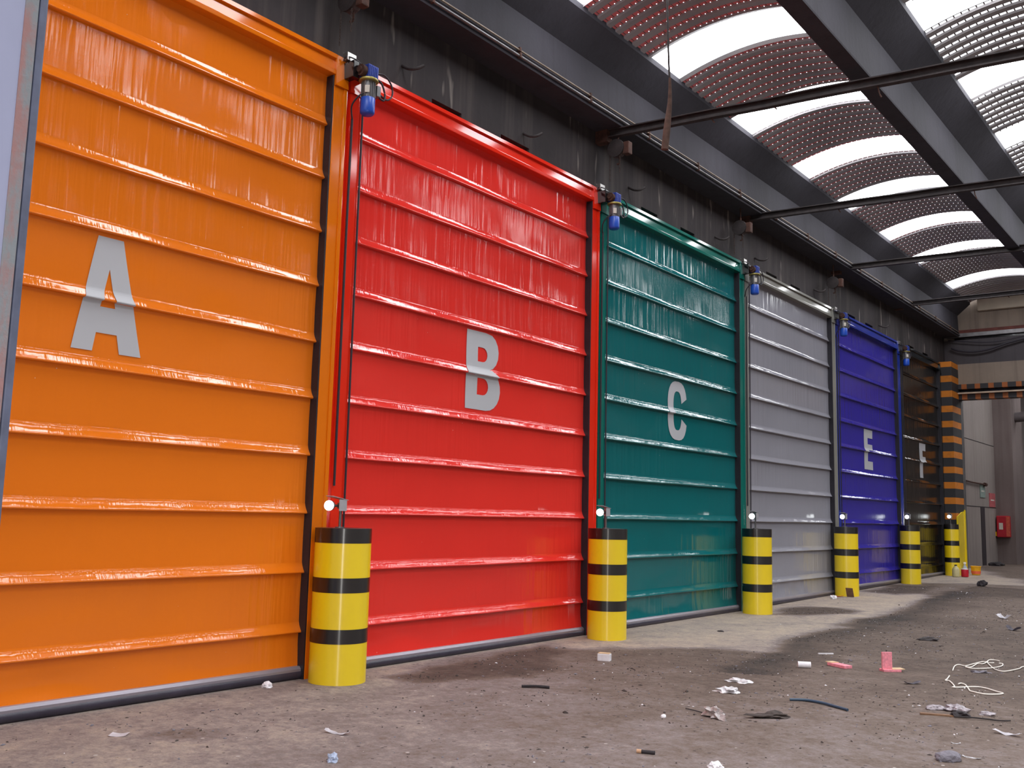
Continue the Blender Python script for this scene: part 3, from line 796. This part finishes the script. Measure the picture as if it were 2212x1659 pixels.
# sagging cables below the far beam
for k, (pts, th, lb) in enumerate((([(-.1, 0, .0), (.3, -.02, -.06), (.75, -.03, -.12), (1.15, -.03, -.13), (1.6, -.02, -.07), (2.3, 0, .06)], .014, 'upper thin cable sagging in front of the dark band on the far wall'),
                               ([(-.02, 0, -.22), (.15, -.02, -.30), (.5, -.03, -.36), (.9, -.03, -.33), (1.4, -.02, -.19), (2.3, 0, .0)], .026, 'lower thick cable sagging in front of the dark band on the far wall'))):
    o = MB().tube(pts, th, 8).build('sagging_cable', M['cable'], None, True)
    o.location = (.16, YF-.06, 6.42); tag(o, lb, 'cable', 'sagging cables on the far wall')

# pipe stubs and brackets poking out of the wall above the doors
for k, (y, z) in enumerate(((6.78, 5.98), (8.86, 5.95), (11.3, 5.98), (14.0, 5.93), (15.55, 5.93), (18.35, 5.93), (22.4, 5.9))):
    o = MB().tube([(-.06, 0, 0), (.03, .01, -.05), (.10, .05, -.05), (.13, .12, .0)], .017, 8).build('bent_bracket', M['rustdark'], None, True)
    o.location = (0, y, z); tag(o, 'bent rusty hook sticking out of the sooty wall above the doors', 'hook', 'bent hooks in the sooty wall')

# ------------------------------------------------------------------ litter on the floor
def gz(x, y):
    d = dirt_at(x, y); k = max(0, min(1, (x-.35)/.4))
    return fz(y)-.004+k*(noise.noise(Vector((x*1.1, y*1.1, 0)))*.010+noise.noise(Vector((x*4.5, y*4.5, 5)))*.008*d)
def crumple(name, x, y, sx, sy, sz, mat, lab, cat, rz=0, group=None, seed=0, amp=.5, sub=3):
    b = bmesh.new(); bmesh.ops.create_icosphere(b, subdivisions=sub, radius=1)
    for v in b.verts:
        k = 1+amp*noise.noise(v.co*1.7+Vector((seed, 0, 0)))+amp*.5*noise.noise(v.co*4+Vector((0, seed, 0)))
        v.co = Vector((v.co.x*k*sx, v.co.y*k*sy, max(-.35, v.co.z)*k*sz))
    zmin = min(v.co.z for v in b.verts)
    for v in b.verts: v.co.z -= zmin
    m = MB(); m.b.free(); m.b = b
    o = m.build(name, mat, None, False); o.location = (x, y, gz(x, y)-.003); o.rotation_euler = (0, 0, rz)
    return tag(o, lab, cat, group)
def sheetlet(name, x, y, sx, sy, mat, lab, cat, rz=0, curl=.02, th=.002, seed=0, group=None):
    m = MB()
    f = lambda u, v: Vector(((u-.5)*sx*(1+.15*noise.noise(Vector((v*3, seed, 1)))), (v-.5)*sy*(1+.2*noise.noise(Vector((u*3, seed, 5)))), .004+curl*(u-.5)**2*4+curl*.6*noise.noise(Vector((u*3, v*3, seed)))))
    m.grid(9, 7, f)
    bmesh.ops.solidify(m.b, geom=m.b.faces[:], thickness=th)
    zmin = min(v.co.z for v in m.b.verts)
    for v in m.b.verts: v.co.z -= zmin
    o = m.build(name, mat); o.location = (x, y, gz(x, y)-.001); o.rotation_euler = (0, 0, rz)
    return tag(o, lab, cat, group)
A = math.atan2
vd = .66
sheetlet('paper_scrap', .79, 3.63, .11, .10, M['white'], 'small square white paper in front of the orange door', 'paper', .75, .008, seed=1)
sheetlet('torn_paper', 1.75, 4.62, .19, .045, M['white'], 'ragged white paper strip on the floor ahead of the nearest bollard', 'paper', .15, .02, seed=2)
crumple('crumpled_lump', 2.25, 4.13, .035, .03, .035, M['bluish'], 'small bluish crumpled lump at the bottom edge below the paper strip', 'litter', 0, seed=3)
crumple('crumpled_lump', .08, 5.37, .045, .04, .03, M['white'], 'small white crumb at the foot of the orange door beside the nearest bollard', 'litter', 0, seed=4)
r = empty('broken_block', (1.255, 8.72, gz(1.255, 8.72))); tag(r, 'broken white block with a yellowish top in front of the red door', 'block')
r.rotation_euler = (0, 0, .3)
MB().box(-.065, .065, -.04, .04, -.004, .07, .006).build('block', M['white'], r)
MB().box(-.06, .06, -.035, .035, .07, .078, .003).build('top_face', M['pinkpale'], r)
o = MB().tube([(-.10, -.06, .012), (0, .01, .016), (.10, .07, .012)], .012, 8).build('stick', M['darklump'], None, True); o.location = (1.68, 6.94, gz(1.68, 6.94)); tag(o, 'short dark stick lying in front of the red door', 'stick')
crumple('crumpled_foil', 2.82, 8.52, .095, .045, .022, M['foil'], 'crumpled white foil, the farther of two pieces at the middle of the floor', 'foil', .2, 'crumpled white foil pieces', 5, .8)
crumple('crumpled_foil', 2.97, 7.97, .10, .055, .028, M['foil'], 'crumpled white foil, the nearer and wider of two pieces at the middle', 'foil', .2, 'crumpled white foil pieces', 6, .8)
crumple('crumpled_wrapper', 3.36, 6.92, .095, .045, .045, M['clearwrap'], 'clear crumpled plastic wrapper nearest the bottom centre', 'wrapper', -.4, None, 7, .9)
o = MB().tube([(-.28, .10, .008), (-.18, .06, .012), (-.08, .03, .01), (0, 0, .012)], .004, 6).build('wire', M['darklump'], None, True); o.location = (3.33, 6.95, gz(3.33, 6.95)); tag(o, 'thin dark wire running into the clear plastic wrapper', 'wire')
r = empty('charred_stub', (3.535, 5.58, gz(3.53, 5.58)+.006)); tag(r, 'dark stub with a cork coloured tip near the bottom of the view', 'stub'); r.rotation_euler = (0, 0, .35)
MB().cyl((-.025, 0, .004), (.06, 0, .004), .012, n=12).build('stub', M['darklump'], r, True)
MB().cyl((-.055, 0, .004), (-.025, 0, .004), .0135, n=12).build('tip', M['cork'], r, True)
crumple('white_chunk', 4.02, 5.57, .045, .035, .03, M['white'], 'white chunk cut by the bottom edge of the view', 'litter', .3, seed=8)
crumple('white_pebble', 3.08, 6.64, .02, .018, .02, M['white'], 'tiny white pebble left of the clear plastic wrapper', 'pebble', .3, seed=18, amp=.2)
o = MB().cyl((-.055, -.03, .03), (.055, .03, .03), .032, n=18).build('paper_roll', M['white'], None, True); o.location = (2.935, 9.815, gz(2.93, 9.8)); tag(o, 'small white paper roll left of the pink packets', 'roll')
# pink packets
r = empty('pink_packet', (3.19, 10.1, gz(3.19, 10.1))); r.rotation_euler = (0, 0, -.5); tag(r, 'flat pink card packet, the left of two pink packets', 'packet', 'torn pink packets')
MB().box(-.12, .13, -.05, .05, .0, .03, .004).build('packet', M['pink'], r)
MB().box(-.15, -.06, -.045, .05, .03, .036).build('flap', M['pinkpale'], r)
r = empty('pink_packet', (3.645, 10.24, gz(3.64, 10.24))); r.rotation_euler = (0, 0, .78); tag(r, 'pink card packet with an upright flap, the right of two pink packets', 'packet', 'torn pink packets')
MB().box(-.085, .02, -.02, .0, .0, .19, .003).build('flap', M['pink'], r)
MB().box(-.085, .10, -.05, .05, .0, .024, .004).build('packet', M['pink'], r)
MB().box(.01, .14, -.045, .05, .024, .03).build('inner_card', M['pinkpale'], r)
o = MB().tube([(3.518, 7.974, gz(3.5, 7.97)+.01), (3.63, 8.03, gz(3.6, 8)+.012), (3.772, 8.009, gz(3.77, 8)+.014), (3.884, 7.961, gz(3.88, 7.96)+.012), (4.021, 7.894, gz(4, 7.9)+.010)], .011, 10).build('hose_piece', M['hose'], None, True); tag(o, 'cut piece of dark blue hose lying curved on the dirt', 'hose')
o = MB().box(-.09, .09, -.008, .008, 0, .012).build('plastic_strip', M['white']); o.location = (2.735, 10.975, gz(2.7, 11)); o.rotation_euler = (0, 0, .82); tag(o, 'thin white plastic strip on the dark gravel behind the paper roll', 'strip')
crumple('flat_stone', 5.03, 6.79, .085, .06, .045, M['stone'], 'flat grey stone at the bottom right', 'stone', .9, None, 10, .18)
sheetlet('foil_scrap', 5.13, 6.96, .11, .03, M['foil'], 'small shiny scrap right of the flat grey stone', 'scrap', .0, .008, seed=11)
sheetlet('foil_scrap', 4.95, 7.32, .06, .02, M['foil'], 'tiny pale scrap behind the flat grey stone', 'scrap', .4, .008, seed=12)
sheetlet('torn_strip', 5.165, 7.86, .18, .05, M['white'], 'torn white strip at the right edge behind the stone', 'paper', -.15, .02, seed=13)
crumple('squashed_can', 4.53, 8.47, .08, .045, .03, M['greyfoil'], 'squashed oval grey can, leftmost of the rubbish heap at lower right', 'can', .7, None, 14, .25)
crumple('crumpled_bag', 4.66, 8.50, .10, .06, .035, M['greyfoil'], 'crumpled silver bag in the middle of the rubbish heap', 'bag', -.6, None, 15, .8)
crumple('dark_lump', 4.755, 8.29, .07, .045, .035, M['darklump'], 'dark lump right of the silver bag in the rubbish heap', 'lump', .3, seed=16)
o = MB().box(-.12, .12, -.02, .02, 0, .012).build('cardboard_strip', M['brown']); o.location = (4.6, 8.22, gz(4.6, 8.2)); o.rotation_euler = (0, 0, .35); tag(o, 'strip of brown cardboard in front of the rubbish heap', 'cardboard')
o = MB().tube([(-.2, -.05, .01), (-.05, 0, .014), (.1, .03, .012), (.17, .07, .015)], .006, 6).build('twig', M['rustdark'], None, True); o.location = (4.93, 8.25, gz(4.9, 8.2)); tag(o, 'thin dark twig right of the rubbish heap', 'twig')
crumple('crumpled_lump', 4.9, 8.5, .055, .035, .022, M['greyfoil'], 'small pinkish grey crumpled lump at the right of the rubbish heap', 'litter', .2, seed=19)
def cordz(P, base=.008, lift=()): return [(x, y, gz(x, y)+base+(lift[i] if i < len(lift) else 0)) for i, (x, y) in enumerate(P)]
r = empty('white_rope'); tag(r, 'tangled white rope, the farther of two by the right edge', 'rope', 'white ropes on the floor')
CU = [[(4.116, 10.737), (4.058, 11.057), (4.062, 11.193), (4.122, 11.168), (4.175, 11.093), (4.203, 11.165), (4.191, 11.464), (4.236, 11.466), (4.242, 11.609), (4.221, 11.869), (4.263, 11.913), (4.328, 11.84)],
      [(4.242, 11.655), (4.34, 11.353), (4.427, 11.144), (4.507, 11.062), (4.554, 11.152), (4.6, 11.409), (4.611, 11.593), (4.75, 11.9)],
      [(4.141, 11.144), (4.166, 11.437), (4.189, 11.645), (4.219, 11.677), (4.287, 11.611), (4.314, 11.638)],
      [(4.16, 11.078), (4.234, 11.026), (4.341, 11.138), (4.398, 11.284), (4.421, 11.481), (4.399, 11.638), (4.362, 11.644)]]
for P in CU: MB().tube(cordz(P, .010), .0055, 8).build('strand', M['cord'], r, True)
r = empty('white_rope'); tag(r, 'white rope bent into a long narrow loop, the nearer of two by the right edge', 'rope', 'white ropes on the floor')
CLP = [(4.19, 10.303), (4.217, 10.107), (4.225, 10.007), (4.258, 10.005), (4.314, 9.888), (4.369, 9.74), (4.369, 9.674), (4.414, 9.686), (4.465, 9.77), (4.535, 9.841), (4.615, 9.825), (4.706, 9.755), (4.785, 9.678), (4.742, 9.574), (4.66, 9.522), (4.549, 9.565), (4.525, 9.605), (4.462, 9.8), (4.415, 9.921), (4.376, 9.951), (4.363, 9.903)]
MB().tube(cordz(CLP, .009), .006, 8, 4).build('strand', M['cord'], r, True)
crumple('blue_wrapper', 4.35, 10.84, .08, .035, .016, M['stone'], 'faint blue wrapper lying beneath the tangled white rope', 'wrapper', .6, None, 20, .8)
sheetlet('dirty_paper', 4.03, 9.62, .17, .05, M['stone'], 'dirty grey paper strip left of the looped white rope', 'paper', .9, .02, seed=21)
sheetlet('grey_paper', 3.38, 16.95, .18, .12, M['white'], 'crumpled pale paper far out on the brown dirt', 'paper', -.4, .05, seed=22)
sheetlet('grey_paper', 3.82, 15.33, .18, .10, M['stone'], 'crumpled grey paper by the right edge in front of the pale paper', 'paper', -.4, .05, seed=23)
r = empty('leaning_card', (.36, 18.84, gz(.36, 18.84))); tag(r, 'brown card leaning against the foot of the bollard between grey and blue doors', 'card'); r.rotation_euler = (0, 0, -.1)
m = MB(); m.obox((0, .0, .085), (1, 0, 0), (0, .94, .34), (0, -.34, .94), .14, .006, .18); m.build('card', M['brown'], r)
sheetlet('orange_wrapper', .17, 18.72, .22, .07, M['orangecard'], 'orange wrapper at the foot of the bollard beside the leaning card', 'wrapper', .2, .02, seed=24)
crumple('white_scrap', .27, 18.2, .055, .04, .05, M['white'], 'white scrap in front of the bollard with the leaning card', 'litter', .3, seed=25)
# bottle, can, bucket by the far bollard
r = empty('plastic_bottle', (.40, 26.68, fz(26.7))); tag(r, 'milky plastic bottle with a dark cap in front of the farthest bollard', 'bottle')
MB().lathe((0, 0, 0), [(0, 0), (.082, 0), (.088, .02), (.088, .17), (.07, .22), (.032, .26), (.028, .275), (0, .275)], 20).build('body', M['bottle'], r, True)
MB().cyl((0, 0, .272), (0, 0, .30), .03, n=16).build('cap', M['darklump'], r, True)
r = empty('paint_can', (.56, 26.9, fz(26.9))); tag(r, 'red paint can with a white lid beside the farthest bollard', 'can')
MB().lathe((0, 0, 0), [(0, 0), (.085, 0), (.088, .01), (.088, .17), (.085, .18), (0, .18)], 24).build('can', M['redcan'], r, True)
MB().lathe((0, 0, 0), [(0, .18), (.08, .18), (.086, .19), (.084, .20), (0, .203)], 24).build('lid', M['white'], r, True)
r = empty('small_bottle', (.38, 27.7, fz(27.7))); tag(r, 'small white bottle standing just behind the red paint can', 'bottle')
MB().lathe((0, 0, 0), [(0, 0), (.045, 0), (.05, .01), (.05, .2), (.02, .26), (.02, .29), (0, .29)], 18).build('body', M['bluish'], r, True)
MB().cyl((0, 0, .285), (0, 0, .33), .036, n=14).build('cap', M['white'], r, True)
r = empty('plastic_bucket', (.56, 28.1, fz(28.1))); tag(r, 'yellow plastic bucket smeared orange, right of the paint can', 'bucket')
MB().lathe((0, 0, 0), [(0, 0), (.10, 0), (.125, .215), (.135, .22), (.132, .228), (.118, .222), (.095, .012), (0, .012)], 24).build('pail', M['bucket'], r, True)
MB().lathe((0, 0, 0), [(.105, .03), (.112, .03), (.121, .10), (.112, .10)], 24).build('smear', M['orangecard'], r, True)
crumple('dark_rag', -.25, 34.6, .22, .16, .09, M['darklump'], 'dark rag on the passage floor below the fire hose cabinet', 'rag', .2, None, 26, .4)
crumple('dark_chip', .985, 11.99, .05, .022, .015, M['darklump'], 'dark chip on the pale floor in front of the green door', 'chip', .2, None, 27, .4, 2)
crumple('dark_lump', 1.58, 23.98, .09, .07, .09, M['darklump'], 'dark lump on the pale floor beyond the blue door', 'lump', .2, seed=28)
crumple('dark_lump', 3.24, 13.2, .13, .07, .03, M['rustdark'], 'dark reddish lump on the brown dirt at right', 'lump', .7, seed=29)
crumple('charred_heap', 3.68, 7.22, .13, .05, .022, M['crumbdark'], 'small charred heap left of the blue hose', 'heap', .75, None, 31, 1.1)

# loose crumbs of rubble nobody could count
def crumbs(name, cols, n, lab, dens):
    b = bmesh.new(); k = 0; tries = 0
    while k < n and tries < n*40:
        tries += 1
        y = 2.7+random.random()**1.5*21; x = .25+random.random()*6
        if random.random() > dens(x, y)*max(.12, min(1, .5+1.6*noise.noise(Vector((x*1.4, y*1.1, 8.8))))): continue
        s = .0025+.008*random.random()**3
        if random.random() < .02: s *= 1.9
        c = Vector((x, y, gz(x, y)+s*.25)); a = random.random()*PI
        ax = Vector((math.cos(a), math.sin(a), 0)); ay = Vector((-math.sin(a), math.cos(a), 0)); el = 1+1.6*random.random()**2
        P = [c+ax*s*el*random.uniform(.7, 1.2), c+ay*s*random.uniform(.6, 1), c-ax*s*el*random.uniform(.7, 1.2), c-ay*s*random.uniform(.6, 1)]
        V = [b.verts.new(p) for p in P]; t = b.verts.new(c+Vector((0, 0, s*random.uniform(.5, 1)))); d = b.verts.new(c-Vector((0, 0, s*.6)))
        for i in range(4):
            b.faces.new((V[i], V[(i+1) % 4], t)); b.faces.new((V[(i+1) % 4], V[i], d))
        k += 1
    m = MB(); m.b.free(); m.b = b
    o = m.build(name, cols); tag(o, lab, 'rubble', None, 'stuff')
crumbs('dark_rubble_crumbs', M['crumbdark'], 6500, 'loose dark crumbs of rubble scattered over the dirty floor', lambda x, y: max(.06, min(1, dirt_at(x, y)))**1.6)
crumbs('grey_rubble_crumbs', M['stone'], 3000, 'loose grey crumbs of rubble scattered over the dirty floor', lambda x, y: max(.08, min(1, dirt_at(x, y)))**1.5)
crumbs('pale_rubble_crumbs', M['white'], 380, 'tiny pale specks scattered over the dirty floor', lambda x, y: max(.15, min(1, dirt_at(x, y))))

# ------------------------------------------------------------------ world, camera, view
w = bpy.data.worlds.new('World'); SC.world = w; w.use_nodes = True
bg = w.node_tree.nodes['Background']; bg.inputs[0].default_value = (.93, .96, 1, 1); bg.inputs[1].default_value = 2.5
F, yaw, pitch, roll = 2101.4162, .65890, .13110, .02470
f = Vector((-math.sin(yaw)*math.cos(pitch), math.cos(yaw)*math.cos(pitch), math.sin(pitch)))
r0 = Vector((math.cos(yaw), math.sin(yaw), 0)); u0 = r0.cross(f)
rr = r0*math.cos(roll)+u0*math.sin(roll); uu = -r0*math.sin(roll)+u0*math.cos(roll)
cd = bpy.data.cameras.new('camera'); cam = bpy.data.objects.new('camera', cd); COL.objects.link(cam)
cam.matrix_world = Matrix(((rr.x, uu.x, -f.x, CAMX), (rr.y, uu.y, -f.y, 0), (rr.z, uu.z, -f.z, CAMZ), (0, 0, 0, 1)))
cd.sensor_width = 36; cd.sensor_fit = 'HORIZONTAL'; cd.lens = 36*F/2212; cd.clip_end = 200
SC.camera = cam
fl = bpy.data.lights.new('camera_flash', 'POINT'); fl.energy = 260; fl.shadow_soft_size = .04; fl.color = (1, .98, .95)
flash = bpy.data.objects.new('camera_flash', fl); COL.objects.link(flash); flash.location = (CAMX+.12, .10, CAMZ+.06)
SC.view_settings.view_transform = 'Standard'; SC.view_settings.look = 'None'; SC.view_settings.gamma = 1
SC.view_settings.use_curve_mapping = False; SC.view_settings.exposure = 0.35
SC.cycles.use_denoising = True
SC.cycles.max_bounces = 8; SC.cycles.diffuse_bounces = 5; SC.cycles.transparent_max_bounces = 8
SC.cycles.sample_clamp_indirect = 8
